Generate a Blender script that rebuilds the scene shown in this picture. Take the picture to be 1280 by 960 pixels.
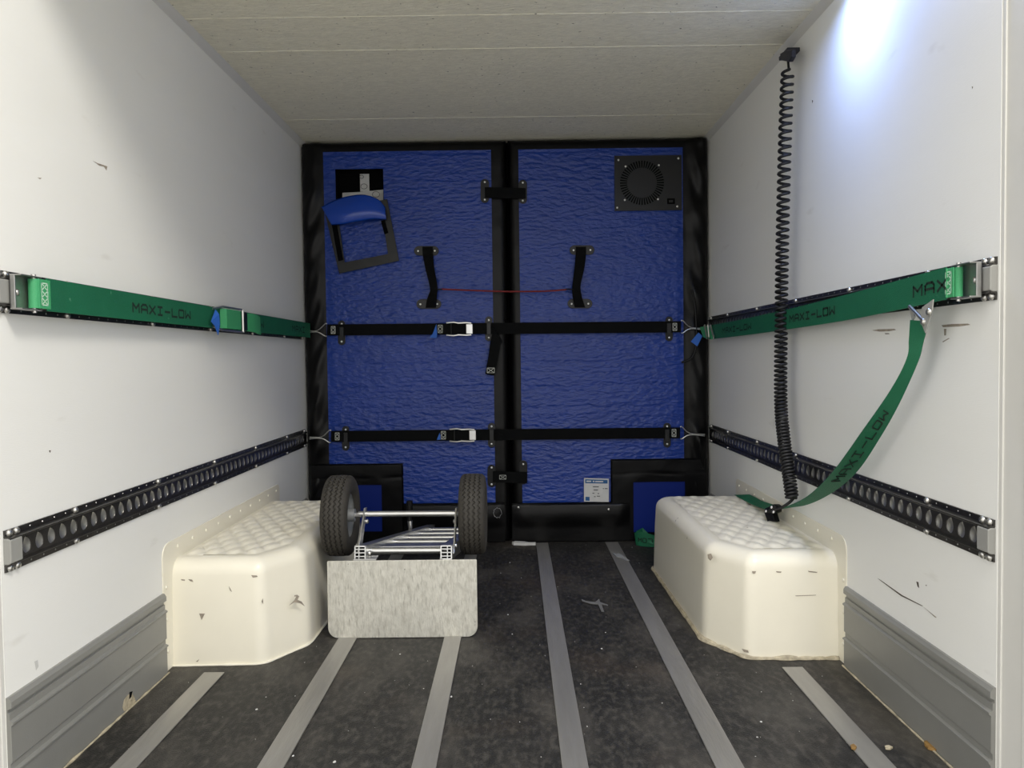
import bpy, bmesh, math, random
from math import sin, cos, pi, sqrt
from mathutils import Vector, Matrix, noise
random.seed(7)
for o in list(bpy.data.objects): bpy.data.objects.remove(o, do_unlink=True)
S = bpy.context.scene
C = S.collection

# ---------------------------------------------------------------- camera
FPX, YAW, PITCH, ROLL = 960.0, -0.00389, -0.03339, -0.01228
CAM = Vector((0.04062, 0.0, 0.95603))
_r = Vector((cos(YAW), -sin(YAW), 0)); _f = Vector((sin(YAW)*cos(PITCH), cos(YAW)*cos(PITCH), sin(PITCH))); _u = _r.cross(_f)
RR = _r*cos(ROLL) + _u*sin(ROLL); UU = -_r*sin(ROLL) + _u*cos(ROLL); FF = _f
cd = bpy.data.cameras.new('camera'); cam = bpy.data.objects.new('camera', cd); C.objects.link(cam)
cd.sensor_width = 36.0; cd.lens = FPX/1280*36.0; cd.clip_start = 0.05
cam.matrix_world = Matrix(((RR.x, UU.x, -FF.x, CAM.x), (RR.y, UU.y, -FF.y, CAM.y), (RR.z, UU.z, -FF.z, CAM.z), (0, 0, 0, 1)))
S.camera = cam
# ---------------------------------------------------------------- world and lights
S.view_settings.view_transform = 'Standard'; S.view_settings.look = 'None'; S.view_settings.gamma = 1.0
S.view_settings.use_curve_mapping = False
S.view_settings.exposure = 0.45
w = bpy.data.worlds.new('world'); S.world = w; w.use_nodes = True
w.node_tree.nodes['Background'].inputs[0].default_value = (1.0, 0.985, 0.95, 1)
w.node_tree.nodes['Background'].inputs[1].default_value = 1.30

def area(name, loc, target, sx, sy, power, col, spread=pi):
    l = bpy.data.lights.new(name, 'AREA'); l.shape = 'RECTANGLE'; l.size = sx; l.size_y = sy; l.energy = power; l.color = col; l.spread = spread
    o = bpy.data.objects.new(name, l); C.objects.link(o); o.location = loc
    o.rotation_euler = (Vector(target)-Vector(loc)).to_track_quat('-Z', 'Y').to_euler(); return o
area('hall_lamp', (0.95, -0.35, 3.6), (0.0, 2.2, 0.6), 0.9, 0.7, 60, (1.0, 0.95, 0.86))

# ---------------------------------------------------------------- helpers
WX, HZ, YB, YN = 1.05, 2.083, 4.06, 1.605      # half width, ceiling height, back wall, inner end of the side walls
YT = 3.965                                     # face of the blue tarpaulin
def hit(px, py, ax, v):
    d = RR*((px-640)/FPX) - UU*((py-480)/FPX) + FF
    t = (v-CAM[ax])/d[ax]; return CAM + d*t
def LW(px, py, o=0.0): return hit(px, py, 0, -WX+o)
def RW(px, py, o=0.0): return hit(px, py, 0, WX-o)
def FL(px, py, z=0.0): return hit(px, py, 2, z)
def BK(px, py, o=0.0): return hit(px, py, 1, YT-o)

def lin(c): return tuple(((x/255)/12.92 if x/255 <= 0.04045 else ((x/255+0.055)/1.055)**2.4) for x in c) + (1,)
MATS = {}
def mat(name, col, rough=0.5, metal=0.0, var=0.0, vscale=8.0, bump=0.0, bscale=60.0, stretch=(1, 1, 1), spec=0.5, col2=None, thr=None, coat=0.0, detail=4.0):
    """plain principled material; var: noise colour variation, col2+thr: blotches of a second colour, bump: fine relief"""
    m = bpy.data.materials.new(name); m.use_nodes = True; nt = m.node_tree; b = nt.nodes['Principled BSDF']
    c = lin(col); b.inputs['Base Color'].default_value = c; b.inputs['Roughness'].default_value = rough; b.inputs['Metallic'].default_value = metal
    b.inputs['Specular IOR Level'].default_value = spec; b.inputs['Coat Weight'].default_value = coat
    tc = nt.nodes.new('ShaderNodeTexCoord'); mp = nt.nodes.new('ShaderNodeMapping'); nt.links.new(tc.outputs['Object'], mp.inputs[0]); mp.inputs['Scale'].default_value = stretch
    last = None
    if var > 0 or col2:
        n = nt.nodes.new('ShaderNodeTexNoise'); n.inputs['Scale'].default_value = vscale; n.inputs['Detail'].default_value = 6; n.inputs['Roughness'].default_value = .6
        nt.links.new(mp.outputs[0], n.inputs['Vector'])
        r = nt.nodes.new('ShaderNodeValToRGB'); nt.links.new(n.outputs['Fac'], r.inputs[0])
        if col2:
            r.color_ramp.elements[0].position = thr[0]; r.color_ramp.elements[1].position = thr[1]
            r.color_ramp.elements[0].color = c; r.color_ramp.elements[1].color = lin(col2)
        else:
            r.color_ramp.elements[0].position = .3; r.color_ramp.elements[1].position = .7
            r.color_ramp.elements[0].color = tuple(x*(1-var) for x in c[:3])+(1,); r.color_ramp.elements[1].color = tuple(min(1, x*(1+var)) for x in c[:3])+(1,)
        nt.links.new(r.outputs[0], b.inputs['Base Color']); last = r
    if bump > 0:
        n2 = nt.nodes.new('ShaderNodeTexNoise'); n2.inputs['Scale'].default_value = bscale; n2.inputs['Detail'].default_value = detail
        nt.links.new(mp.outputs[0], n2.inputs['Vector'])
        bp = nt.nodes.new('ShaderNodeBump'); bp.inputs['Strength'].default_value = bump; bp.inputs['Distance'].default_value = 0.01
        nt.links.new(n2.outputs['Fac'], bp.inputs['Height']); nt.links.new(bp.outputs[0], b.inputs['Normal'])
    MATS[name] = m; return m
def speck(m, col, scale, lo, hi, stretch=(1, 1, 1), fac=1.0):
    """add blotches of a second colour (dirt, scuffs) on top of a material's colour"""
    nt = m.node_tree; b = nt.nodes['Principled BSDF']; s = b.inputs['Base Color']
    tc = nt.nodes.new('ShaderNodeTexCoord'); mp = nt.nodes.new('ShaderNodeMapping'); nt.links.new(tc.outputs['Object'], mp.inputs[0]); mp.inputs['Scale'].default_value = stretch
    n = nt.nodes.new('ShaderNodeTexNoise'); n.inputs['Scale'].default_value = scale; n.inputs['Detail'].default_value = 5; nt.links.new(mp.outputs[0], n.inputs['Vector'])
    mr = nt.nodes.new('ShaderNodeMapRange'); mr.inputs[1].default_value = lo; mr.inputs[2].default_value = hi; mr.inputs[4].default_value = fac; nt.links.new(n.outputs['Fac'], mr.inputs[0])
    mx = nt.nodes.new('ShaderNodeMix'); mx.data_type = 'RGBA'; nt.links.new(mr.outputs[0], mx.inputs[0]); mx.inputs[7].default_value = lin(col)
    if s.is_linked: nt.links.new(s.links[0].from_socket, mx.inputs[6])
    else: mx.inputs[6].default_value = s.default_value
    nt.links.new(mx.outputs[2], s); return m

mat('wall', (236, 236, 232), .55, var=.03, vscale=2.0, bump=.05, bscale=420, stretch=(1, .12, 1))
speck(MATS['wall'], (170, 162, 148), 9, .70, .80, (1, .5, 1.6), .22)
mat('ceiling', (232, 228, 211), .8, var=.09, vscale=90, bump=.5, bscale=160, stretch=(.35, 1, 1))
speck(MATS['ceiling'], (96, 88, 74), 75, .675, .73, (.8, 1, 1), .9)
mat('floor', (30, 29, 27), .60, var=.35, vscale=5, bump=.35, bscale=240)
speck(MATS['floor'], (104, 99, 91), 5.5, .48, .80, (1, .5, 1), .50)
speck(MATS['floor'], (100, 96, 89), 60, .46, .72, (1, .5, 1), .36)
speck(MATS['floor'], (150, 146, 138), 24, .74, .80, (1, .6, 1), .5)
speck(MATS['floor'], (78, 64, 50), 2.4, .54, .75, (1, 1, 1), .35)
speck(MATS['floor'], (14, 13, 12), 9, .60, .70, (1, .6, 1), .6)
mat('ground', (150, 147, 140), .8)
mat('skirt', (138, 138, 134), .42, .15, var=.06, vscale=4, bump=.04, bscale=300)
mat('trimwhite', (214, 213, 208), .45, var=.03, vscale=6)
mat('caulk', (176, 166, 142), .7, var=.35, vscale=40, bump=.5, bscale=90)
mat('strip', (156, 154, 149), .40, .55, var=.14, vscale=14, bump=.12, bscale=120, stretch=(1, .12, 1))
mat('fibreglass', (236, 231, 214), .32, var=.03, vscale=3, bump=.03, bscale=40, coat=.15)
speck(MATS['fibreglass'], (120, 108, 88), 26, .735, .77, (1, 1, .8), .8)
mat('rail', (80, 78, 76), .28, .85, var=.2, vscale=20, bump=.05, bscale=200)
mat('galv', (172, 172, 170), .34, .9, var=.12, vscale=30)
mat('steel', (196, 195, 190), .28, .95, var=.06, vscale=30)
mat('cap', (146, 146, 142), .5, var=.04)
mat('vinyl', (8, 8, 9), .36, var=.15, vscale=5, bump=.12, bscale=25, spec=.20)
mat('vinyldark', (6, 6, 7), .9, spec=.1)
mat('plastic', (14, 14, 15), .42, spec=.3, bump=.08, bscale=300)
mat('platebl', (26, 27, 28), .38, spec=.35)
mat('web', (9, 10, 11), .75, spec=.12, bump=.3, bscale=500)
mat('stitch', (178, 180, 172), .8)
mat('zincglint', (240, 240, 238), .22, .35)  # screw heads: near-white base colour carries the glint of reflected light
mat('greenstitch', (190, 225, 200), .8)
mat('scuff', (150, 140, 126), .7, var=.3, vscale=60)
mat('scuffdark', (84, 76, 66), .8, var=.3, vscale=60)
mat('tarp', (12, 52, 138), .30, var=.10, vscale=3, bump=.8, bscale=64, stretch=(.45, 1, 1.0), detail=3, spec=.46)
mat('bluevinyl', (20, 66, 168), .25, bump=.1, bscale=14)
mat('bluesmooth', (10, 34, 112), .5, spec=.2)
mat('bluetag', (44, 100, 190), .6)
mat('green', (14, 98, 66), .62, var=.10, vscale=10, bump=.25, bscale=420)
speck(MATS['green'], (120, 175, 145), 40, .70, .80, (1, 1, 1), .6)
mat('greenlight', (64, 158, 104), .55, bump=.25, bscale=420)
mat('ink', (16, 34, 26), .8)
mat('paper', (205, 205, 202), .7, var=.06, vscale=30)
mat('papergrey', (150, 152, 152), .6, var=.1, vscale=30)
mat('tape', (112, 112, 110), .4)
mat('leaf', (140, 108, 58), .7, var=.3, vscale=90)
mat('inkgrey', (70, 72, 74), .8)
mat('inkblue', (30, 88, 140), .6)
mat('red', (120, 24, 24), .55)
mat('rubber', (50, 47, 42), .75, var=.15, vscale=25, bump=.2, bscale=200)
speck(MATS['rubber'], (190, 186, 170), 130, .77, .79, (1, 1, 1), 1)
mat('rim', (150, 152, 152), .45, .5)
mat('alu', (200, 200, 198), .3, .9, var=.06, vscale=20)
mat('toeplate', (208, 206, 196), .44, .45, var=.10, vscale=60, bump=.12, bscale=120, stretch=(1.5, 1, .5))
speck(MATS['toeplate'], (130, 126, 116), 100, .54, .72, (1.3, 1, .25), .55)
speck(MATS['toeplate'], (168, 164, 152), 48, .48, .68, (1.1, 1, .8), .4)
speck(MATS['toeplate'], (60, 58, 52), 70, .72, .76, (1.3, 1, .8), .8)
mat('cable', (14, 14, 16), .55)
mat('plug', (26, 28, 42), .5)
def emis(name, col, st):
    m = bpy.data.materials.new(name); m.use_nodes = True; b = m.node_tree.nodes['Principled BSDF']
    b.inputs['Emission Color'].default_value = col; b.inputs['Emission Strength'].default_value = st; MATS[name] = m
emis('ledglow', (.82, .9, 1, 1), 6)

class MB:
    def __init__(s): s.v = []; s.f = []
    def add(s, vs, fs):
        n = len(s.v); s.v += [tuple(x) for x in vs]; s.f += [tuple(i+n for i in f) for f in fs]; return s
    def box(s, c, d, rot=None):
        c = Vector(c); M = rot if rot else Matrix.Identity(3)
        vs = [c + M @ Vector((d[0]*x/2, d[1]*y/2, d[2]*z/2)) for x in (-1, 1) for y in (-1, 1) for z in (-1, 1)]
        return s.add(vs, [(0, 1, 3, 2), (4, 6, 7, 5), (0, 4, 5, 1), (2, 3, 7, 6), (0, 2, 6, 4), (1, 5, 7, 3)])
    def bb(s, a, b): return s.box([(a[i]+b[i])/2 for i in range(3)], [abs(a[i]-b[i]) for i in range(3)])
    def tube(s, path, r, n=8, closed=False, cap=True):
        P = [Vector(p) for p in path]; m = len(P); rs = r if isinstance(r, (list, tuple)) else [r]*m
        up = None; vs = []
        for i in range(m):
            t = (P[(i+1) % m]-P[i-1]) if closed else (P[min(i+1, m-1)]-P[max(i-1, 0)])
            t.normalize()
            if up is None:
                up = Vector((0, 0, 1)) if abs(t.z) < .9 else Vector((1, 0, 0))
            up = (up - t*up.dot(t)).normalized(); q = t.cross(up)
            vs += [P[i] + (up*cos(2*pi*k/n) + q*sin(2*pi*k/n))*rs[i] for k in range(n)]
        fs = []
        for i in range(m if closed else m-1):
            a = i*n; b = ((i+1) % m)*n
            fs += [(a+k, a+(k+1) % n, b+(k+1) % n, b+k) for k in range(n)]
        if cap and not closed: fs += [tuple(range(n))[::-1], tuple((m-1)*n+k for k in range(n))]
        return s.add(vs, fs)
    def cyl(s, a, b, r, n=12, r2=None): return s.tube([a, b], [r, r if r2 is None else r2], n)
    def ribbon(s, A, B, th, nrm=None):
        """band between two edge lines, with thickness th along nrm"""
        A = [Vector(a) for a in A]; B = [Vector(b) for b in B]; m = len(A); vs = []
        for i in range(m):
            if nrm is not None: n = Vector(nrm)
            else:
                t = A[min(i+1, m-1)]-A[max(i-1, 0)]; n = t.cross(B[i]-A[i])
            n = n.normalized()*th
            vs += [A[i], B[i], B[i]+n, A[i]+n]
        fs = []
        for i in range(m-1):
            a = 4*i; b = a+4
            fs += [(a+k, a+(k+1) % 4, b+(k+1) % 4, b+k) for k in range(4)]
        fs += [(3, 2, 1, 0), tuple(4*(m-1)+k for k in range(4))]
        return s.add(vs, fs)
    def prism(s, poly, d):
        """polygon (list of 3D points) extruded by vector d"""
        n = len(poly); d = Vector(d); P = [Vector(p) for p in poly]
        return s.add(P + [p+d for p in P], [tuple(range(n))[::-1], tuple(range(n, 2*n))] + [(i, (i+1) % n, n+(i+1) % n, n+i) for i in range(n)])
    def lathe(s, prof, o, ax, n=24, fn=None):
        """profile of (radius, along) turned about axis ax ('x','y','z') through o"""
        m = len(prof); vs = []
        for k in range(n):
            a = 2*pi*k/n
            for j, (r, t) in enumerate(prof):
                if fn: r, t = fn(k, j, r, t)
                p = {'x': (t, r*cos(a), r*sin(a)), 'y': (r*cos(a), t, r*sin(a)), 'z': (r*cos(a), r*sin(a), t)}[ax]
                vs.append(Vector(o)+Vector(p))
        fs = []
        for k in range(n):
            a = k*m; b = ((k+1) % n)*m
            fs += [(a+j, a+j+1, b+j+1, b+j) for j in range(m-1)]
        return s.add(vs, fs)
    def grid(s, nx, nz, fn, skip=None):
        vs = [fn(i/nx, j/nz) for j in range(nz+1) for i in range(nx+1)]
        fs = [(j*(nx+1)+i, j*(nx+1)+i+1, (j+1)*(nx+1)+i+1, (j+1)*(nx+1)+i) for j in range(nz) for i in range(nx) if not (skip and skip((i+.5)/nx, (j+.5)/nz))]
        return s.add(vs, fs)
    def mesh(s, name, m, smooth=False):
        me = bpy.data.meshes.new(name); me.from_pydata(s.v, [], s.f); me.materials.append(MATS[m])
        b = bmesh.new(); b.from_mesh(me); bmesh.ops.recalc_face_normals(b, faces=b.faces)
        used = [v for v in b.verts if not v.link_faces]; bmesh.ops.delete(b, geom=used, context='VERTS')
        b.to_mesh(me); b.free()
        if smooth:
            for p in me.polygons: p.use_smooth = True
            if smooth != 'all': me.set_sharp_from_angle(angle=math.radians(38))
        return me
    def build(s, name, m, parent=None, smooth=False, bevel=0.0):
        return put(name, s.mesh(name, m, smooth), parent, bevel=bevel)
WL = {}
def put(name, me, parent=None, loc=(0, 0, 0), rot=None, bevel=0.0):
    o = bpy.data.objects.new(name, me); C.objects.link(o)
    base = WL.get(parent.name, Vector((0, 0, 0))) if parent else Vector((0, 0, 0))
    o.location = Vector(loc)-base
    if rot is not None: o.rotation_mode = 'QUATERNION'; o.rotation_quaternion = rot
    if parent: o.parent = parent
    if Vector(loc).length > 0: WL[o.name] = Vector(loc)
    if bevel > 0:
        b = o.modifiers.new('bevel', 'BEVEL'); b.width = bevel; b.segments = 2; b.limit_method = 'ANGLE'
    return o
def thing(name, loc, label, cat, group=None):
    o = bpy.data.objects.new(name, None); C.objects.link(o); o.location = loc; WL[o.name] = Vector(loc); o.empty_display_size = .05
    return tag(o, label, cat, group)
def tag(o, label, cat, group=None):
    o['label'] = label; o['category'] = cat
    if group: o['group'] = group
    return o
def struct(o): o['kind'] = 'structure'; return o
def nquat(n): return Vector(n).normalized().to_track_quat('Z', 'Y')
def dome(r, h, m, name):
    return MB().lathe([(r, 0), (r*.98, h*.45), (r*.72, h*.85), (r*.3, h), (0.0001, h)], (0, 0, 0), 'z', 10).mesh(name, m, 'all')
SCREW = dome(.0052, .0032, 'zincglint', 'screw'); BOLT = dome(.0085, .007, 'steel', 'screw'); RIVET = dome(.006, .003, 'fibreglass', 'rivet')
FRIVET = dome(.0075, .0045, 'steel', 'rivet')
def smoothpath(pts, k=8):
    """Catmull-Rom through points"""
    P = [Vector(p) for p in pts]; out = []
    for i in range(len(P)-1):
        a = P[max(i-1, 0)]; b = P[i]; c = P[i+1]; d = P[min(i+2, len(P)-1)]
        for j in range(k):
            t = j/k; out.append(.5*((2*b)+(c-a)*t+(2*a-5*b+4*c-d)*t*t+(3*b-a-3*c+d)*t**3))
    return out+[P[-1]]
GLYPH = {'M': [[(0, 0), (0, 1), (.5, .45), (1, 1), (1, 0)]], 'A': [[(0, 0), (0, .75), (.22, 1), (.78, 1), (1, .75), (1, 0)], [(0, .42), (1, .42)]],
         'X': [[(0, 0), (1, 1)], [(0, 1), (1, 0)]], 'I': [[(.5, 0), (.5, 1)], [(.1, 0), (.9, 0)], [(.1, 1), (.9, 1)]], '-': [[(.05, .5), (.95, .5)]],
         'L': [[(0, 1), (0, 0), (1, 0)]], 'O': [[(0, .1), (0, .9), (.1, 1), (.9, 1), (1, .9), (1, .1), (.9, 0), (.1, 0), (0, .1)]],
         'W': [[(0, 1), (0, 0), (.5, .55), (1, 0), (1, 1)]]}
def lettering(text, fn, u0, u1, v0, v1, wd, parent, m='ink', name='lettering'):
    """strokes of a wide square letter face laid on the surface fn(u, v)"""
    b = MB(); n = len(text); cw = (u1-u0)/n
    for i, ch in enumerate(text):
        for st in GLYPH[ch]:
            for (a, c) in zip(st, st[1:]):
                p = Vector((u0+cw*(i+.12+.72*a[0]), v0+(v1-v0)*a[1])); q = Vector((u0+cw*(i+.12+.72*c[0]), v0+(v1-v0)*c[1]))
                d = (q-p); L = d.length; d = d/L; nn = Vector((-d.y, d.x))*wd/2; p = p-d*wd*.3; q = q+d*wd*.3
                k = max(1, int(L/.02)); A = [p+(q-p)*j/k for j in range(k+1)]
                vs = []
                for x in A: vs += [fn(*(x+nn)), fn(*(x-nn))]
                b.add(vs, [(2*j, 2*j+1, 2*j+3, 2*j+2) for j in range(k)])
    return b.build(name, m, parent)
def boxstitch(fn, u0, u1, v0, v1, wd, parent, rows=2, m='stitch'):
    b = MB()
    segs = [((u0, v0), (u1, v0)), ((u0, v1), (u1, v1)), ((u0, v0), (u0, v1)), ((u1, v0), (u1, v1))]
    for i in range(rows):
        a = v0+(v1-v0)*i/rows; c = v0+(v1-v0)*(i+1)/rows
        segs += [((u0, a), (u1, c)), ((u1, a), (u0, c))]
    for p, q in segs:
        p = Vector(p); q = Vector(q); d = (q-p).normalized(); nn = Vector((-d.y, d.x))*wd/2
        b.add([fn(*(p+nn)), fn(*(p-nn)), fn(*(q-nn)), fn(*(q+nn))], [(0, 1, 2, 3)])
    return b.build('stitching', m, parent)

# ================================================================ the setting
Y0 = 1.50
struct(MB().bb((-1.12, Y0, -.06), (1.12, YB+.05, 0)).build('floor', 'floor'))
ceil = struct(MB().bb((-1.12, Y0, HZ), (1.12, YB+.05, HZ+.06)).build('ceiling', 'ceiling'))
for py in (20, 62, 148):
    y = FL(500, py, HZ).y
    MB().bb((-1.03, y-.002, HZ-.0014), (1.03, y+.002, HZ+.002)).build('panel_seam', 'ceiling', ceil)
struct(MB().bb((-1.10, YN, 0), (-WX, YB+.05, HZ)).build('wall_left', 'wall'))
struct(MB().bb((WX, YN, 0), (1.10, YB+.05, HZ)).build('wall_right', 'wall'))
struct(MB().bb((-WX, YB, 0), (WX, YB+.05, HZ)).build('wall_back', 'vinyldark'))
struct(MB().bb((-9, -9, -.95), (9, Y0+4, -.9)).build('ground', 'ground'))
# coved moulding between side walls and ceiling, rear frame posts
for s, n in ((-1, 1), (1, 2)):
    y0, y1 = YN, YB
    MBo = MB().prism([(s*WX, y0, HZ), (s*(WX-.022), y0, HZ), (s*(WX-.018), y0, HZ-.006), (s*(WX-.005), y0, HZ-.019), (s*WX, y0, HZ-.024)], (0, y1-y0, 0))
    struct(MBo.build('trim_%d' % n, 'trimwhite'))
    p = struct(MB().bb((s*(WX+.004), 1.525, -.06), (s*1.14, YN, HZ)).build('trim_%d' % (n+2), 'trimwhite', bevel=.003))
    MB().bb((s*(WX+.001), YN-.012, 0), (s*(WX+.03), YN+.0, HZ)).build('cover_strip', 'trimwhite', p, bevel=.001)
    MB().bb((s*(WX+.001), 1.50, -.06), (s*1.14, 1.53, HZ)).build('edge_strip', 'trimwhite', p, bevel=.006)
# grey aluminium skirting with two ribs
prof = [(0, 0), (.010, 0), (.010, .080), (.0145, .084), (.0145, .0875), (.006, .091), (.006, .104), (.010, .108), (.010, .186), (.0145, .190), (.0145, .194), (.007, .198), (.007, .212), (.003, .214), (.003, .221), (.012, .225), (.012, .238), (.006, .247), (0, .247)]
for s, n in ((-1, 'left'), (1, 'right')):
    for k, (y0, y1) in enumerate(((YN, 2.332), (3.50, 3.95))):
        o = MB().prism([(s*(WX-a), y0, z) for a, z in prof], (0, y1-y0, 0)).build('baseboard_'+n, 'skirt'); struct(o)
        if k == 0:
            pts = [Vector((s*(WX-.014), y0+(y1-y0)*i/40, .001)) for i in range(41)]
            MB().tube(pts, [.002+.006*abs(noise.noise(Vector((p.y*14, s, 0)))) for p in pts], 6).build('sealant', 'caulk', o, True)

# floor strips
def strip(xl0, xr0, y0, y1, label, xl1=None, xr1=None):
    xl1 = xl0 if xl1 is None else xl1; xr1 = xr0 if xr1 is None else xr1
    o = MB().prism([(xl0, y0, .0005), (xr0, y0, .0005), (xr1, y1, .0005), (xl1, y1, .0005)], (0, 0, .004)).build('floor_strip', 'strip', bevel=.0015)
    tag(o, label, 'floor strip', 'metal strips set in the floor')
strip(-.925, -.862, 1.51, 2.325, 'short metal floor strip leading up to the left wheel box')
strip(-.576, -.513, 1.51, 3.93, 'metal floor strip running under the left edge of the toe plate')
strip(-.2125, -.1545, 1.51, 3.93, 'metal floor strip running under the right half of the toe plate')
strip(.1395, .2011, 1.51, 3.93, 'bluish metal floor strip right of the hand truck, ending near white paper scrap')
strip(.4949, .5607, 1.51, 3.93, 'metal floor strip with white smear passing close by the right wheel box')
strip(.845, .908, 1.51, 2.318, 'short metal floor strip leading up to the right wheel box')

# ================================================================ wheel boxes
def fillet(P, r, k=6):
    out = []
    for i, p in enumerate(P):
        if i in (0, len(P)-1) or r[i] == 0: out.append(Vector(p)); continue
        p = Vector(p); a = (Vector(P[i-1])-p).normalized(); b = (Vector(P[i+1])-p).normalized()
        A = p+a*r[i]; B = p+b*r[i]
        for j in range(k+1):
            t = j/k; out.append(A*(1-t)**2+p*2*t*(1-t)+B*t*t)
    return out
def resample(P, n):
    L = [0]
    for a, b in zip(P, P[1:]): L.append(L[-1]+(b-a).length)
    out = []; j = 0
    for i in range(n+1):
        d = L[-1]*i/n
        while j < len(P)-2 and L[j+1] < d: j += 1
        t = (d-L[j])/max(1e-9, L[j+1]-L[j]); out.append(P[j].lerp(P[j+1], min(1, t)))
    return out
BOXMARKS = {-1: [[(226, 724), (231, 724.5), (231, 726), (227, 725.5)], [(235, 724), (240, 724.5), (241.5, 727.5), (238, 726.5)], [(286, 733), (288, 736), (290, 740), (287.5, 738)], [(314, 719), (321, 719.5), (322, 721), (316, 722)],
    [(249, 767), (256, 767), (252, 775), (250.5, 771)], [(245, 827), (249, 824), (247, 827.5)], [(361, 757), (368, 750), (371, 744), (374, 745), (372, 750), (377, 752), (381, 758), (375, 754), (368, 753)], [(368, 744), (372, 743.5), (372, 745), (368, 746)], [(327, 752), (328.5, 748), (329, 755)]],
    1: [[(884.5, 693), (889, 692), (891, 697), (888, 701), (885, 698)], [(940, 714), (945, 714), (944, 717), (941, 717)], [(970, 714), (977, 714.5), (976, 716), (971, 715.5)], [(1010, 713.5), (1022, 715), (1021, 716), (1011, 715)], [(927, 811), (935, 813), (936, 816), (930, 815)], [(994, 744.5), (1020, 743.6), (1020, 744.2), (995, 745.2)]]}
def wheel_box(s, label):
    HT = .332; rr = .05
    t = thing('wheel_arch_box', (s*.85, 2.9, 0), label, 'wheel box', 'white wheel arch boxes')
    base = [Vector(q) for q in ((.003, 2.385), (.285, 2.392), (.388, 2.56), (.398, 3.46), (.003, 3.46))]; rad = [0, .030, .030, .05, 0]
    def ring(inset):
        # parallel outline with rounded corners, the same number of points for every inset
        E_ = []
        for p, q in zip(base, base[1:]):
            d = (q-p).normalized(); n = Vector((-d.y, d.x)); E_.append((p+n*inset, d))
        def meet(e, f):
            (p, d), (q, g) = e, f; t = ((q-p).x*g.y-(q-p).y*g.x)/(d.x*g.y-d.y*g.x); return p+d*t
        wall = (Vector((.003, 0)), Vector((0, 1)))
        V = [meet(E_[0], wall)]+[meet(E_[i], E_[i+1]) for i in range(3)]+[meet(E_[3], wall)]
        out = []; prev = V[0]
        for i in range(1, 4):
            r = max(.014, rad[i]-.35*inset); a = (V[i-1]-V[i]).normalized(); c = (V[i+1]-V[i]).normalized(); A_, C_ = V[i]+a*r, V[i]+c*r
            out += [prev.lerp(A_, k/24) for k in range(24)]
            out += [A_*(1-t)**2+V[i]*2*t*(1-t)+C_*t*t for t in [k/8 for k in range(8)]]
            prev = C_
        return out+[prev.lerp(V[4], k/24) for k in range(25)]
    fp = ring(0); m = len(fp); nr = []
    for i in range(m):
        d = (fp[min(i+1, m-1)]-fp[max(i-1, 0)]).normalized(); nr.append(Vector((-d.y, d.x)))
    lv = [(0, 0.0), (.1, .003), (.2, .006), (HT-rr, .010)] + [(HT-rr+rr*sin(a), .010+rr*(1-cos(a))) for a in [pi/2*k/7 for k in range(1, 8)]]
    b = MB(); vs = []
    for z, ins in lv: vs += [Vector((s*(WX-q.x), q.y, z)) for q in ring(ins)]
    fs = [(k*m+i, k*m+i+1, (k+1)*m+i+1, (k+1)*m+i) for k in range(len(lv)-1) for i in range(m-1)]
    fs.append(tuple((len(lv)-1)*m+i for i in range(m)))
    b.add(vs, fs); sh = b.build('shell', 'fibreglass', t, True)
    top = ring(.010+rr+.006)
    poly = [(q.x, q.y) for q in top]
    def dist(a, y):
        # signed inside distance to the polygon border
        dmin = 9; ins = False; n = len(poly)
        for i in range(n):
            x1, y1 = poly[i]; x2, y2 = poly[(i+1) % n]
            if (y1 > y) != (y2 > y) and a < (x2-x1)*(y-y1)/(y2-y1)+x1: ins = not ins
            ex, ey = x2-x1, y2-y1; tt = max(0, min(1, ((a-x1)*ex+(y-y1)*ey)/max(1e-12, ex*ex+ey*ey))); dmin = min(dmin, math.hypot(a-x1-tt*ex, y-y1-tt*ey))
        return dmin if ins else -dmin
    na, ny = 48, 120
    cache = {}
    def P(u, v):
        a = .02+u*.34; y = 2.40+v*1.06
        d = dist(a, y); cache[(round(u*na), round(v*ny))] = d
        p, q = a/.066, y/.125
        h = min(1, 1.5*abs(sin(pi*(p+q)))*abs(sin(pi*(p-q))))**.6
        e = max(0, min(1, d/.03))
        return Vector((s*(WX-a), y, HT+.0004+.0085*h*e))
    def skip(u, v):
        i, j = int(u*na), int(v*ny)
        return min(cache[(i, j)], cache[(i+1, j)], cache[(i, j+1)], cache[(i+1, j+1)]) < 0
    g = MB(); g.grid(na, ny, P, skip); g.build('diamond_tread', 'fibreglass', t, True)
    # flange on the wall, rivets
    fl = fillet([(2.332, 0), (2.332, .395), (3.505, .395), (3.505, 0)], [0, .05, .03, 0])
    MB().prism([(s*WX, q.x, q.y) for q in fl], (-s*.0035, 0, 0)).build('flange', 'fibreglass', t, bevel=.001)
    for y, z in [(2.44+.113*i, .368) for i in range(10)] + [(2.352, .06), (2.352, .16), (2.352, .26)]:
        put('rivet', RIVET, t, (s*(WX-.0035), y, z), nquat((-s, 0, 0)))
    pts = []
    for i in range(m):
        q = fp[i]-nr[i]*.003
        pts.append(Vector((s*(WX-q.x), q.y, .002)))
    big = .013 if s > 0 else .006
    MB().tube(pts, [big*(.45+.8*abs(noise.noise(Vector((p.x*16, p.y*16, 3.3))))) for p in pts], 8).build('sealant', 'caulk' if s > 0 else 'fibreglass', t, True)
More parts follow.
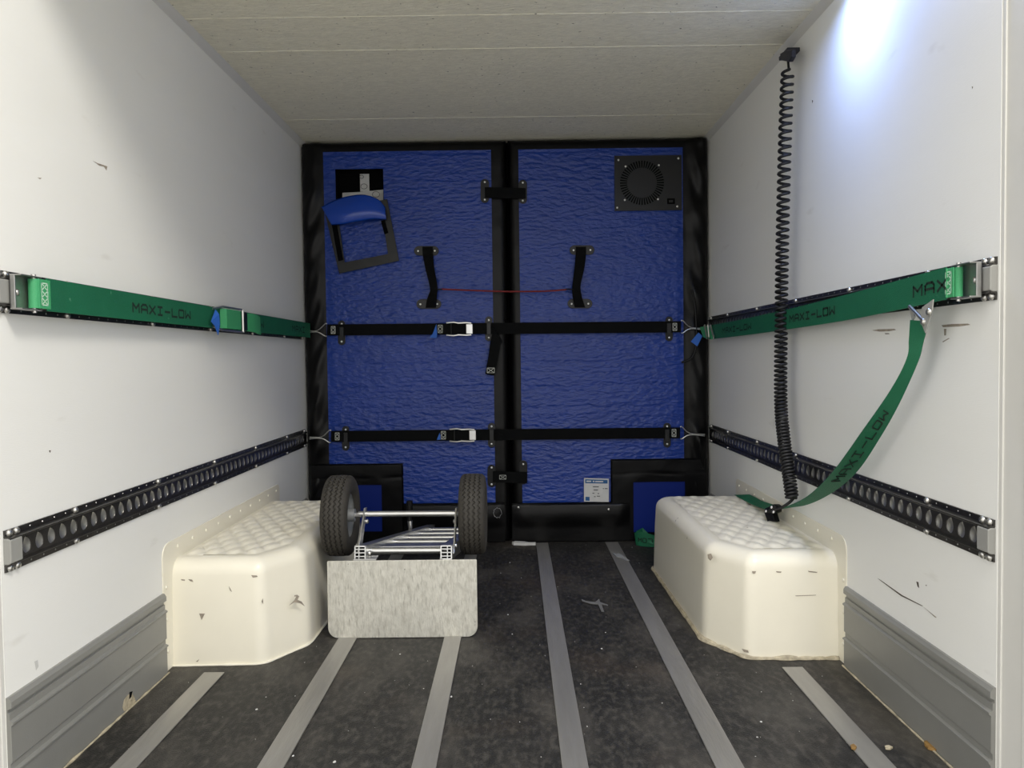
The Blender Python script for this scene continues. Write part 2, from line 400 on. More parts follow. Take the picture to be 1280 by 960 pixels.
    # scuffs and chips on the front face
    for poly in BOXMARKS[s]:
        pts = []
        for px, py in poly:
            q = hit(px, py, 1, 2.39)
            for _ in range(2):
                a_ = WX-abs(q.x); ins = .003*q.z/.1 if q.z < .2 else .006+.004*(q.z-.2)/.082
                e = 2.385+.007*a_/.285 if a_ < .283 else 2.392+(a_-.285)*1.631
                q = hit(px, py, 1, e+ins*(1 if a_ < .283 else 1.9)-.0012)
            pts.append(q)
        MB().prism(pts, (0, .0008, 0)).build('scuff_mark', 'scuff', sh)
    return t
wheel_box(-1, 'white fibreglass wheel box behind the left end of the toe plate')
wheel_box(1, 'white fibreglass wheel box with the black cable plug lying on it')

# ================================================================ lashing rails
def rail(s, zc, yn, label):
    t = thing('lashing_rail', (s*WX, (yn+3.95)/2, zc), label, 'lashing rail', 'black slotted lashing rails')
    ye = 3.955; h = .045
    X = lambda o: s*(WX-o)
    def ext(sec, name, m):
        return MB().prism([(X(o), yn, zc+z) for o, z in sec], (0, ye-yn, 0)).build(name, m, t)
    for sg in (1, -1):
        ext([(0, sg*h), (.004, sg*h), (.004, sg*.0325), (.012, sg*.0300), (.0155, sg*.0282), (.0155, sg*.0262), (.0095, sg*.0222), (.0075, sg*.0222), (.0005, sg*.0295), (0, sg*.0295)], 'rail_flange', 'rail')
    dish = MB()
    pitch = .0452; n = int((ye-yn-.05)/pitch); b = MB(); K = 20
    ys = yn+.04
    for i in range(n):
        cy = ys+pitch*(i+.5); vs = []; 
        for k in range(K):
            a = 2*pi*(k+.5)/K; ca, sa = cos(a), sin(a)
            # square cell boundary
            sc = 1/max(abs(ca)/(pitch/2), abs(sa)/.0245)
            hx, hz = .0145*ca, .0180*sa
            if abs(a-pi*.62) < .35: hz += .003
            vs += [(X(.0095), cy+ca*sc, zc+sa*sc), (X(.0095), cy+hx, zc+hz), (X(.0078), cy+hx*.95, zc+hz*.95)]
        b.add(vs, [(3*k, 3*k+1, 3*((k+1) % K)+1, 3*((k+1) % K)) for k in range(K)] + [(3*k+1, 3*k+2, 3*((k+1) % K)+2, 3*((k+1) % K)+1) for k in range(K)])
        dish.add([(X(.0082), cy+.0145*cos(2*pi*k/14), zc+.0185*sin(2*pi*k/14)) for k in range(14)]+[(X(.0045), cy+.008*cos(2*pi*k/14), zc+.010*sin(2*pi*k/14)) for k in range(14)], [(k, (k+1) % 14, 14+(k+1) % 14, 14+k) for k in range(14)]+[tuple(range(14, 28))])
    b.build('slotted_plate', 'rail', t)
    o = dish.build('slot_dishes', 'galv', t, 'all'); o['kind'] = 'stuff'
    yb = ys+pitch*n
    if yb < ye: MB().bb((X(.0), yb, zc-.0245), (X(.0095), ye, zc+.0245)).build('end_block', 'rail', t)
    MB().prism([(X(o), yn-.002, zc+z) for o, z in [(.0, .028), (.010, .028), (.0168, .0245), (.0168, -.0245), (.010, -.028), (0, -.028)]], (0, .040, 0)).build('end_cap', 'cap', t, bevel=.002)
    d = MB()
    for sg in (1, -1):
        for i in range(n+1):
            d.lathe([(.0023, 0), (.0017, .0008), (.0001, .001)], (0, 0, 0), 'z', 6)
            base = len(d.v)-18
            for q in range(base, len(d.v)):
                x, y, z = d.v[q]; d.v[q] = (X(.004+z), ys+pitch*i+x, zc+sg*.038+y)
    o = d.build('rivet_row', 'galv', t, True); o['kind'] = 'stuff'
    for sg in (1, -1):
        yy = [yn+.012, yn+.036]+[yn+.26+.44*i for i in range(5)]+[ye-.02]
        for y in yy: put('screw', BOLT, t, (X(.004), y, zc+sg*.0375), nquat((-s, 0, 0)))
    return t
rail(-1, 1.111, 1.598+.01, 'upper lashing rail on the left wall, behind the straight green strap')
rail(-1, .558, 1.615, 'bare slotted lashing rail low on the left wall')
rail(1, 1.111, 1.612, 'upper lashing rail on the right wall, behind the scuffed green strap')
rail(1, .558, 1.612, 'slotted lashing rail low on the right wall, crossed by cable and strap')

# ================================================================ bulkhead panels
def heightpanel(x0, x1, z0, z1, wrinkle_side, hole=None):
    """padded black panel: rounded edges, folds on the outer cushion"""
    nx, nz = 90, 180; R = .035
    def P(u, v):
        # denser near the borders
        x = x0+(x1-x0)*u; z = z0+(z1-z0)*v
        d = [x-x0, x1-x, z-z0, z1-z]
        def rnd(q, r): return 0 if q >= r else r-sqrt(max(0, r*r-(r-q)**2))
        y = YT+.006 + max(rnd(d[0], R), rnd(d[1], R), rnd(d[2], .02), rnd(d[3], R))
        ds = (x-x0) if wrinkle_side < 0 else (x1-x)
        if ds < .12:
            e = sin(pi*min(1, ds/.12))
            y -= .012*e + .015*e*noise.noise(Vector((ds*9+z*2.0, z*7.5-ds*16, 3.1*wrinkle_side)))*1.6
        y += .0018*noise.noise(Vector((x*14, z*14, 9)))
        return Vector((x, y, z))
    b = MB()
    sk = None
    if hole:
        hx0, hx1, hz0, hz1 = hole
        sk = lambda u, v: hx0-.01 < x0+(x1-x0)*u < hx1+.01 and hz0-.01 < z0+(z1-z0)*v < hz1+.01
    b.grid(nx, nz, P, sk)
    W = nx+1
    # sides back to the bulkhead
    loop = [i for i in range(W)] + [j*W+nx for j in range(1, nz+1)] + [nz*W+i for i in range(nx-1, -1, -1)] + [j*W for j in range(nz-1, 0, -1)]
    n0 = len(b.v); b.v += [(b.v[i][0], YB-.004, b.v[i][2]) for i in loop]; L = len(loop)
    b.f += [(loop[k], loop[(k+1) % L], n0+(k+1) % L, n0+k) for k in range(L)]
    return b
creaseL = [(228, .0035, 520, 640), (284, .002, 380, 640), (455, -.003, 380, 640), (484, -.0045, 380, 640), (510, -.003, 420, 640), (533, -.002, 380, 640)]
creaseR = [(225, .0035, 640, 770), (452, -.004, 640, 880), (482, -.005, 640, 880), (509, -.004, 640, 840), (516, .003, 660, 760)]
def tarp(x0, x1, z0, z1, creases, seed, hole=None):
    nx, nz = 70, 330
    cz = [(BK((a+c)/2, py).z, d, BK(a, py).x, BK(c, py).x) for py, d, a, c in creases]
    def P(u, v):
        x = x0+(x1-x0)*u; z = z0+(z1-z0)*v
        y = YT
        amp = .0013*(1+.8*noise.noise(Vector((x*1.5, z*1.5, seed+4))))
        if z < .75: amp *= 1.25
        y -= amp*noise.noise(Vector((x*9+seed, z*34, seed)))+.0010*noise.noise(Vector((x*20, z*48, seed+2)))
        for c, d, xa, xb in cz:
            q = (z-c-.006*noise.noise(Vector((x*2.2, c*5, 1))))/.009
            if abs(q) < 3 and xa < x < xb: y -= .62*d*math.exp(-q*q)*(.6+.7*abs(noise.noise(Vector((x*5, c*3, 2)))))
        e = min(x-x0, x1-x, z-z0, z1-z)
        if e < .02: y = YT+.002+(y-YT)*max(0, e/.02)
        return Vector((x, y, z))
    sk = None
    if hole: sk = lambda u, v: hole[0] < x0+(x1-x0)*u < hole[1] and hole[2] < z0+(z1-z0)*v < hole[3]
    return MB().grid(nx, nz, P, sk)
PL = thing('bulkhead_panel', (-.53, YT+.04, 0), 'left padded blue panel of the bulkhead, with the torn open hatch', 'bulkhead panel', 'padded bulkhead panels')
PR = thing('bulkhead_panel', (.53, YT+.04, 0), 'right padded blue panel of the bulkhead, with the fan cover', 'bulkhead panel', 'padded bulkhead panels')
h0 = BK(419, 212); h1 = BK(480, 256); HOLE = (h0.x, h1.x, h1.z, h0.z)
heightpanel(-1.047, .008, .004, 2.078, -1, HOLE).build('padded_border', 'vinyl', PL, True)
heightpanel(.018, 1.047, .004, 2.078, 1).build('padded_border', 'vinyl', PR, True)
tl = BK(404, 190); tr = BK(613, 186)
tarp(-.928, -.068, .19, tl.z, creaseL, 1.0, HOLE).build('tarpaulin', 'tarp', PL, 'all')
tarp(.072, .912, .19, tl.z, creaseR, 5.0).build('tarpaulin', 'tarp', PR, 'all')
# recess behind the hatch, with stickers inside
hx0, hx1, hz0, hz1 = HOLE
b = MB(); yb = YT+.085
b.bb((hx0-.012, yb, hz0-.012), (hx1+.012, yb+.004, hz1+.012))
for (a, c) in (((hx0-.012, YT+.001, hz0-.012), (hx0-.002, yb, hz1+.012)), ((hx1+.002, YT+.001, hz0-.012), (hx1+.012, yb, hz1+.012)), ((hx0, YT+.001, hz1+.002), (hx1, yb, hz1+.012)), ((hx0, YT+.001, hz0-.012), (hx1, yb, hz0-.002))): b.bb(a, c)
hb = b.build('hatch_recess', 'vinyldark', PL)
def plq(pts, o, th, name, m, parent, bevel=0):
    """thin plate through pixel outline on the bulkhead, o in front of the tarpaulin"""
    return MB().prism([BK(x, y, o) for x, y in pts], (0, th, 0)).build(name, m, parent, bevel=bevel)
MB().prism([Vector((BK(449.5, 218, -.07).x, YT+.078, BK(450, 217, -.07).z)), Vector((BK(461, 218, -.07).x, YT+.078, BK(450, 217, -.07).z)), Vector((BK(461, 218, -.07).x, YT+.078, BK(450, 239, -.07).z)), Vector((BK(449.5, 218, -.07).x, YT+.078, BK(450, 239, -.07).z))], (0, .002, 0)).build('sticker', 'paper', hb)
st2 = plq([(428, 241), (449, 240), (479, 237), (479, 252), (428, 252)], -.070, .002, 'sticker', 'paper', hb)
bq = MB()
for cx, cy, r in ((455, 233, 4), (470, 243, 4.5), (452, 221, 2.5)):
    pts = [BK(cx+r*cos(a), cy+r*.8*sin(a), -.0695+.0007) for a in [2*pi*k/14 for k in range(14)]]
    bq.tube(pts, .0012, 5, closed=True)
bq.build('sticker_print', 'inkgrey', hb)

def screw_b(px, py, o, parent, me=SCREW): return put('screw', me, parent, BK(px, py, o), nquat((0, -1, 0)))
def stadium(cx, cy, hw, hh, n=8):
    """pixel outline of a rounded bar"""
    out = []
    if hh > hw:
        for k in range(n+1): a = pi*k/n; out.append((cx+hw*cos(a), cy-(hh-hw)-hw*sin(a)))
        for k in range(n+1): a = pi+pi*k/n; out.append((cx+hw*cos(a), cy+(hh-hw)-hw*sin(a)))
    else:
        for k in range(n+1): a = -pi/2+pi*k/n; out.append((cx+(hw-hh)+hh*cos(a), cy-hh*sin(a)))
        for k in range(n+1): a = pi/2+pi*k/n; out.append((cx-(hw-hh)+hh*cos(a), cy-hh*sin(a)))
    return out
def keeper(cx, cy, parent, hw=4.6, hh=15.5, sd=11, bridge=True):
    p = plq(stadium(cx, cy, hw, hh), .008, .006, 'strap_keeper', 'platebl', parent, .0015)
    if bridge: MB().bb(BK(cx-2.6, cy-7, .030), BK(cx+2.6, cy+7, .026)).build('keeper_bridge', 'platebl', p, bevel=.001)
    screw_b(cx, cy-sd, .008, p); screw_b(cx, cy+sd, .008, p)
    return p
keeper(427, 416, PL); keeper(611, 411, PL); keeper(432, 548, PL); keeper(614.5, 544, PL)
keeper(836.5, 411, PR); keeper(834, 544, PR)
# carrying handles: two screw plates and a bowed webbing each
def handle(parent, top, bot, pts):
    for (cx, cy) in (top, bot):
        p = plq(stadium(cx, cy, 15.5, 6), .008, .006, 'handle_plate', 'platebl', parent, .0015)
        screw_b(cx-10.5, cy+.3, .008, p); screw_b(cx+10.5, cy, .008, p)
    A = smoothpath([BK(x0, y, o) for x0, x1, y, o in pts], 6); B = smoothpath([BK(x1, y, o) for x0, x1, y, o in pts], 6)
    return MB().ribbon(A, B, .003).build('handle_webbing', 'web', parent, True)
handle(PL, (533, 313.5), (536, 380), [(528, 541, 308.5, .012), (528.5, 541.5, 318, .014), (531.5, 543, 335, .035), (536.5, 546.5, 355, .045), (537.5, 547, 363, .045), (534, 546, 373, .030), (532, 545, 384.5, .012)])
handle(PR, (727.5, 312.5), (725, 379.5), [(719.5, 732.5, 308.5, .012), (719.5, 732.5, 318, .014), (718, 730.5, 335, .035), (715.5, 726, 355, .045), (715, 726, 363, .045), (716, 728, 373, .030), (718.5, 731.5, 384, .012)])
# fan cover with radial slots
def fan_cover():
    p0 = BK(767.5, 195.5); p1 = BK(852, 264); o = .012
    c = BK(802.5, 228.5, o); R1, R2 = .076, .112; y = YT-o
    x0, x1, z0, z1 = p0.x, p1.x, p1.z, p0.z
    x0 = BK(768, 228).x; x1 = BK(851.5, 228).x; z1 = BK(810, 195).z; z0 = BK(810, 263.5).z
    N = 48; b = MB()
    sq = []; ci = []
    K = N*2
    for k in range(K):
        a = 2*pi*(k+.5)/K; ca, sa = cos(a), sin(a)
        tx = ((x1-c.x) if ca > 0 else (x0-c.x))/ca if abs(ca) > 1e-6 else 9; tz = ((z1-c.z) if sa > 0 else (z0-c.z))/sa if abs(sa) > 1e-6 else 9
        t = min(tx, tz); sq.append(Vector((c.x+ca*t, y, c.z+sa*t))); ci.append(Vector((c.x+ca*R2, y, c.z+sa*R2)))
    inn = [Vector((c.x+cos(2*pi*(k+.5)/K)*R1, y, c.z+sin(2*pi*(k+.5)/K)*R1)) for k in range(K)]
    # corners
    vs = sq+ci+inn; fs = []
    for k in range(K):
        k2 = (k+1) % K
        fs.append((k, k2, K+k2, K+k))
        if k % 2 == 0: fs.append((K+k, K+k2, 2*K+k2, 2*K+k))       # spoke
    fs.append(tuple(2*K+k for k in range(K)))
    b.add(vs, fs)
    for cx, cz in ((x0, z0), (x1, z0), (x1, z1), (x0, z1)):
        ks = sorted(range(K), key=lambda k: (sq[k]-Vector((cx, y, cz))).length)[:2]
        b.add([Vector((cx, y, cz)), sq[ks[0]], sq[ks[1]]], [(0, 1, 2)])
    # rim
    b.add([(x0, y, z0), (x1, y, z0), (x1, y, z1), (x0, y, z1), (x0, YT+.004, z0), (x1, YT+.004, z0), (x1, YT+.004, z1), (x0, YT+.004, z1)], [(0, 1, 5, 4), (1, 2, 6, 5), (2, 3, 7, 6), (3, 0, 4, 7)])
    f = b.build('fan_cover', 'platebl', PR)
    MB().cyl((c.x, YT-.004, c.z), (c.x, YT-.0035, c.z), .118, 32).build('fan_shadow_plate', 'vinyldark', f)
    for px, py in ((773, 200), (848, 198), (771.5, 259.5), (846.5, 258), (782, 208), (823.5, 206.5), (781, 250), (822.5, 249)): screw_b(px, py, o, f)
    MB().bb(BK(834, 248, .015), BK(843.5, 255, .011)).build('switch', 'vinyldark', f, bevel=.001)
    MB().bb(BK(836.5, 250, .018), BK(841, 253, .014)).build('rocker', 'platebl', f, bevel=.0008)
fan_cover()
# cut-outs over the wheel arches: black frame with a smooth blue inset, kick flaps between
def cornerflap(parent, x0, x1, xi0, xi1, ztop, zin0, zin1, seed):
    def P(u, v):
        x = x0+(x1-x0)*u; z = .005+(ztop-.005)*v; d = min(u*(x1-x0), (1-u)*(x1-x0), (1-v)*(ztop-.005))
        y = YT-.0085+(.008*(1-min(1, d/.008))**2) + .003*noise.noise(Vector((x*9, z*14, seed)))
        q = (z-(ztop-.075)-.004*sin(x*20))/.006
        y += .004*math.exp(-q*q)*(.4+noise.noise(Vector((x*8, 0, seed))))
        return Vector((x, y, z))
    sk = lambda u, v: xi0 < x0+(x1-x0)*u < xi1 and zin0 < .005+(ztop-.005)*v < zin1
    f = MB().grid(60, 60, P, sk).build('arch_frame', 'vinyl', parent, True)
    MB().bb((xi0-.006, YT-.0045, zin0-.006), (xi1+.006, YT-.003, zin1+.006)).build('arch_inset', 'bluesmooth', parent)
a = BK(504, 579); cI = BK(478, 606)
cornerflap(PL, -1.03, a.x, -.86, BK(477, 620).x, a.z, BK(460, 664).z, cI.z, 2)
a = BK(763, 574); cI = BK(791, 602)
cornerflap(PR, a.x, 1.03, BK(791, 620).x, BK(855, 620).x, a.z, .05, cI.z, 7)
def kick(parent, x0, x1, z1, seed):
    def P(u, v):
        x = x0+(x1-x0)*u; z = .006+(z1-.006)*v; d = min(u*(x1-x0), (1-u)*(x1-x0))
        y = YT-.012-.012*sin(pi*min(1, (1-v)*1.6))*min(1, d/.04)+.006*noise.noise(Vector((x*5, z*5, seed)))
        if v > .97: y = YT-.002
        return Vector((x, y, z))
    return MB().grid(40, 20, P).build('kick_flap', 'vinyl', parent, True)
k = kick(PL, BK(505, 640).x, BK(631, 640).x, BK(620, 628).z, 1)
k2 = kick(PR, BK(640, 640).x, BK(787, 640).x, BK(700, 628).z, 4)
screw_b(648, 634.5, .032, k2, FRIVET); screw_b(761, 637, .032, k2, FRIVET)
# ragged tear with frayed edge in the left flap
pts = [BK(622+r*cos(a), 641+r*1.2*sin(a), .037) for a, r in [(2*pi*i/22, 5+2.2*noise.noise(Vector((i*.9, 0, 0)))) for i in range(22)]]
MB().tube(pts, [.001+.0022*abs(noise.noise(Vector((i*1.7, 5, 0)))) for i in range(22)], 5, closed=True).build('frayed_tear', 'papergrey', k, True)
# warning sticker on the right panel
stk = plq([(730, 597.5), (761, 598.5), (761, 627.5), (730, 627)], .010, .002, 'warning_sticker', 'paper', PR)
plq([(731.5, 599), (759.5, 600), (759.5, 604.5), (731.5, 604)], .0108, .0006, 'sticker_header', 'inkblue', stk)
plq([(731.8, 621), (737, 621.2), (737, 626), (731.8, 625.8)], .0108, .0006, 'sticker_mark', 'inkblue', stk)
bq = MB()
for (xa, xb, y) in ((741, 748.5, 608.5), (742, 747.5, 612.5), (740.5, 743, 616.6), (747, 749, 617), (742.5, 744.5, 620.8), (746, 750, 620.2), (756, 759.5, 610.8), (753.5, 755, 610.8)):
    bq.prism([BK(xa, y-.55, .0108), BK(xb, y-.45, .0108), BK(xb, y+.55, .0108), BK(xa, y+.45, .0108)], (0, .0005, 0))
bq.build('sticker_text', 'inkgrey', stk)
bq = MB()
for xa, xb, y in ((733, 739, 601.6), (741, 743, 601.8), (744, 754, 602)):
    bq.prism([BK(xa, y-.9, .0114), BK(xb, y-.8, .0114), BK(xb, y+.9, .0114), BK(xa, y+.8, .0114)], (0, .0004, 0))
bq.build('sticker_title', 'paper', stk)

# straps tying both panels together
def joining_strap(pl, pr, y0, y1, x0, x1, label, patch=None):
    t = thing('joining_strap', BK((x0+x1)/2, (y0+y1)/2, .01), label, 'strap', 'short straps across the panel joint')
    for cx, cy, hh, sd in (pl, pr):
        p = plq(stadium(cx, cy, 5.2, hh), .009, .007, 'strap_plate', 'platebl' if patch is None else 'plastic', t, .0015)
        screw_b(cx, cy-sd, .009, p); screw_b(cx, cy+sd, .009, p)
    MB().ribbon([BK(x0, y0, .012), BK(x0+(x1-x0)*.3, y0+.3, .022), BK(x0+(x1-x0)*.7, y0+.8, .022), BK(x1, y0+1, .012)], [BK(x0, y1, .012), BK(x0+(x1-x0)*.3, y1+.2, .022), BK(x0+(x1-x0)*.7, y1+.8, .022), BK(x1, y1+1, .012)], .003, (0, -1, 0)).build('webbing', 'web', t)
    if patch: boxstitch(lambda u, v: BK(u, v, .0265), *patch, .5, t, 1)
joining_strap((606, 238.5, 15, 11), (653.5, 239.5, 15, 11.2), 234, 247.5, 606, 657, 'black webbing strap across the panel joint near the ceiling')
joining_strap((614.5, 595, 14, 10.5), (654, 590.5, 15, 10.3), 589, 603, 616, 659, 'black webbing strap across the panel joint low beside the tyre', (624.5, 632.5, 594, 599))

# red cord between the handles
t = thing('elastic_cord', BK(630, 362, .03), 'thin dark red cord stretched between the two carrying handles', 'cord')
MB().tube(smoothpath([BK(552, 361.5, .045), BK(590, 363, .045), BK(632, 364.3, .047), BK(680, 364, .045), BK(708, 362, .045)], 8), .0042, 7).build('cord', 'red', t, True)
for xa, xb in ((546, 553), (707, 716)):
    MB().cyl(BK(xa, 361.5, .046), BK(xb, 361.7, .046), .0035, 8).build('end_hook', 'plastic', t, True)

# ================================================================ black tie straps across the bulkhead
def tie_strap(L0, R0, hw, bx, label, o=.020, tail=None):
    t = thing('tie_strap', BK((L0[0]+R0[0])/2, (L0[1]+R0[1])/2, o), label, 'strap', 'black tie straps across the bulkhead')
    yy = lambda x: L0[1]+(R0[1]-L0[1])*(x-L0[0])/(R0[0]-L0[0])
    xs = [L0[0]+(R0[0]-L0[0])*i/24 for i in range(25)]
    MB().ribbon([BK(x, yy(x)-hw, o) for x in xs], [BK(x, yy(x)+hw, o) for x in xs], .0035, (0, -1, 0)).build('webbing', 'web', t)
    # folded ends with stitching
    for x0, x1 in ((L0[0], L0[0]+14), (R0[0]-14, R0[0])):
        MB().ribbon([BK(x0, yy(x0)-hw*.93, o+.0036), BK(x1, yy(x1)-hw*.93, o+.0036)], [BK(x0, yy(x0)+hw*.93, o+.0036), BK(x1, yy(x1)+hw*.93, o+.0036)], .003, (0, -1, 0)).build('folded_end', 'web', t)
        xm = x0+5 if x0 == L0[0] else x0+4
        boxstitch(lambda u, v: BK(u, v, o+.0072), xm, xm+5, yy(x0)-4.5, yy(x0)+4.5, .7, t, 2)
    # wire hooks
    for sx, (ex, ey), (hx, hy) in ((-1, L0, (387, L0[1]+2)), (1, R0, (881, R0[1]+3))):
        w = hw*1.05
        for pth in ([(ex+sx*.5, ey-w), (ex+sx*2.5, ey-w-.3), (ex+sx*12, ey+.5), (hx, hy-1)], [(ex+sx*.5, ey+w), (ex+sx*2.5, ey+w+.3), (ex+sx*12, ey+2.5), (hx, hy+1)]):
            MB().tube(smoothpath([BK(x, y, o+.004) for x, y in pth], 4), .0028, 7).build('wire_hook', 'steel', t, True)
    # cam buckle: folded loop, side rails, bar and bright lever plate
    y = yy(bx)
    bk = MB().ribbon([BK(bx-7, y-hw*.97, o+.010), BK(bx+38, y-hw*.97, o+.016)], [BK(bx-7, y+hw*.97, o+.010), BK(bx+38, y+hw*.97, o+.016)], .004, (0, -1, 0)).build('buckle_loop', 'web', t)
    boxstitch(lambda u, v: BK(u, v, o+.0163), bx-5.5, bx, y-4.8, y+4.8, .7, bk, 2)
    fr = MB()
    for sg in (-1, 1):
        fr.tube([BK(bx+5, y+sg*(hw+.6), o+.016), BK(bx+14, y+sg*(hw+1.4), o+.022), BK(bx+20, y+sg*(hw+.4), o+.022)], .0042, 6)
        fr.tube([BK(bx+19, y+sg*(hw+.3), o+.022), BK(bx+30, y+sg*(hw+.8), o+.022), BK(bx+36, y+sg*(hw+.2), o+.018)], .0046, 6)
    fr.build('buckle_frame', 'steel', t, True)
    MB().bb(BK(bx+29.5, y-hw*.88, o+.028), BK(bx+38, y+hw*.88, o+.023)).build('buckle_lever', 'alu', t, bevel=.002)
    MB().cyl(BK(bx+11, y-hw, o+.022), BK(bx+11, y+hw, o+.022), .003, 8).build('buckle_bar', 'platebl', t)
    # blue tag
    MB().add([BK(bx-7.5, y-6, o+.012), BK(bx-6.5, y+6, o+.020), BK(bx-7.5, y+11.5, o+.024), BK(bx-16, y+11, o+.016), BK(bx-12, y+6, o+.014)] if tail else [BK(bx-6.5, y-5, o+.012), BK(bx-6.5, y+5.5, o+.018), BK(bx-11, y+6, o+.014), BK(bx-10, y+3, o+.014)], [(0, 1, 4), (1, 2, 3, 4)] if tail else [(0, 1, 2, 3)]).build('tag', 'bluetag', t).modifiers.new('solid', 'SOLIDIFY').thickness = .0012
    if tail:
        A = [BK(613.5, 407, .026), BK(617, 412, .034), BK(613.5, 424, .04), BK(610.5, 445, .04), BK(606.5, 467.5, .036)]
        B = [BK(614.5, 406, .026), BK(627.5, 425, .036), BK(625.8, 432, .042), BK(622, 450, .042), BK(618, 469.5, .036)]
        MB().ribbon(smoothpath(A, 5), smoothpath(B, 5), .003, (0, -1, 0)).build('strap_tail', 'web', t, True)
        boxstitch(lambda u, v: BK(u, v, .0425), 609, 618, 460, 466, .7, t, 1)
    else:
        A = [BK(617.5, 537.5, .026), BK(622, 540, .034), BK(630, 545, .034)]; B = [BK(617.5, 550, .026), BK(621, 551, .034), BK(629, 550.5, .034)]
        MB().ribbon(A, B, .003, (0, -1, 0)).build('strap_tail', 'web', t)
tie_strap((409, 412.5), (851, 408.5), 7.0, 553, 'upper black tie strap across the bulkhead, with its loose tail hanging', tail=True)
tie_strap((414, 545.5), (850, 541), 6.8, 557, 'lower black tie strap across the bulkhead, without a hanging tail')

# ================================================================ torn-out hatch frame dangling from the left panel
t = thing('hatch_frame', BK(450, 300, .02), 'black hatch frame dangling askew below the open hatch, with blue flap', 'frame')
outer = [(405, 262), (484, 249), (499, 326), (424, 342)]; inner = [(423, 271), (477, 262), (485, 317.5), (431, 328)]
b = MB(); n = 4; o1 = .018
vs = [BK(x, y, o1) for x, y in outer]+[BK(x, y, o1) for x, y in inner]+[BK(x, y, o1-.006) for x, y in outer]+[BK(x, y, o1-.006) for x, y in inner]
b.add(vs, [(i, (i+1) % 4, 4+(i+1) % 4, 4+i) for i in range(4)]+[(8+i, 8+(i+1) % 4, 12+(i+1) % 4, 12+i) for i in range(4)]+[(i, (i+1) % 4, 8+(i+1) % 4, 8+i) for i in range(4)]+[(4+i, 4+(i+1) % 4, 12+(i+1) % 4, 12+i) for i in range(4)])
b.build('frame', 'platebl', t, bevel=.001)
plq([(414.5, 280), (421, 279), (429, 325), (423, 326.5)], .020, .0015, 'fastening_strip', 'vinyldark', t)
plq([(476, 276), (481, 275), (485.5, 291), (480.5, 293)], .020, .0015, 'fastening_strip', 'vinyldark', t)
def flap(u, v):
    topx = [(402, 259), (425, 248), (452, 243.5), (472, 249), (481, 259)]; botx = [(414.5, 281), (428, 280), (447, 276.5), (468, 273.5), (483, 274.5)]
    def ev(pts):
        P = [Vector(p) for p in pts]; i = min(3, int(u*4)); f = u*4-i
        a = P[max(i-1, 0)]; b_ = P[i]; c = P[i+1]; d = P[min(i+2, 4)]
        return .5*((2*b_)+(c-a)*f+(2*a-5*b_+4*c-d)*f*f+(3*b_-a-3*c+d)*f**3)
    a = ev(topx); c = ev(botx); p = a.lerp(c, v)
    o = .022+.055*sin(pi*min(1, v*.62+.08))**1.2*(.75+.25*sin(u*5))
    return BK(p.x, p.y, o)
MB().grid(24, 14, flap).build('curled_flap', 'bluevinyl', t, 'all').modifiers.new('solid', 'SOLIDIFY').thickness = .002

# ================================================================ green straps
def wallfn(s, o): return (lambda px, py, e=0.0: LW(px, py, o+e)) if s < 0 else (lambda px, py, e=0.0: RW(px, py, o+e))
def end_fitting(s, yn, zc, t):
    X = lambda o: s*(WX-o)
    b = MB(); b.bb((X(.020), yn, zc-.036), (X(.023), yn+.075, zc+.036))
    f = b.build('end_fitting', 'galv', t, bevel=.001)
    for sg in (1, -1):
        MB().bb((X(.020), yn, zc+sg*.0345), (X(.046), yn+.072, zc+sg*.0375)).build('fitting_arm', 'galv', f, bevel=.001)
    MB().bb((X(.020), yn, zc-.036), (X(.032), yn+.003, zc+.036)).build('fitting_lip', 'galv', f, bevel=.001)
    put('rivet', FRIVET, f, (X(.023), yn+.022, zc), nquat((-s, 0, 0)))
    MB().cyl((X(.036), yn+.058, zc-.042), (X(.036), yn+.058, zc+.042), .005, 10).build('pin', 'steel', f, True)
    # strap wrapped round the pin, sewn end
    pts = [Vector((X(.036)-s*(.008*cos(a)), yn+.058-.009*sin(a), zc)) for a in [pi*k/8 for k in range(9)]]
    dz = Vector((0, 0, .032))
    MB().ribbon([p+dz for p in pts]+[Vector((X(.047), yn+.085, zc+.032))], [p-dz for p in pts]+[Vector((X(.047), yn+.085, zc-.032))], .003).build('strap_eye', 'greenlight', t, True)
    e = MB(); e.bb((X(.0445), yn+.058, zc-.0325), (X(.0475), yn+.100, zc+.0325))
    e.build('sewn_end', 'greenlight', t, bevel=.001)
    boxstitch(lambda u, v: Vector((X(.0482), u, v)), yn+.066, yn+.088, zc-.024, zc+.024, .0026, t, 3, 'greenstitch')

# left strap, flat along the upper rail
zc = 1.111
T = thing('lashing_strap', (-1.01, 2.8, zc-.04), 'straight green webbing strap along the upper left rail, blue tag at its buckle', 'strap', 'green lashing straps')
end_fitting(-1, 1.632, zc, T)
ys = [1.72+(3.93-1.72)*i/30 for i in range(31)]
off = lambda y: -WX+.044-.006*sin(pi*(y-1.72)/2.2)
MB().ribbon([(off(y), y, zc+.0365) for y in ys], [(off(y), y, zc-.0365) for y in ys], .003, (1, 0, 0)).build('webbing', 'green', T)
fnL = lambda y, z: Vector((off(y)+.0036, y, z))
ya, yb_ = LW(165, 380, .045).y, LW(240, 390, .045).y
lettering('MAXI-LOW', fnL, ya, yb_, zc-.014, zc+.009, .0062, T)
ya2, yb2 = LW(314, 403, .045).y, LW(331, 405, .045).y
lettering('LOW', fnL, ya2, yb2, zc-.014, zc+.012, .005, T)
lettering('MAXI', fnL, LW(365, 407, .045).y, LW(381, 409, .045).y, zc-.014, zc+.012, .005, T)
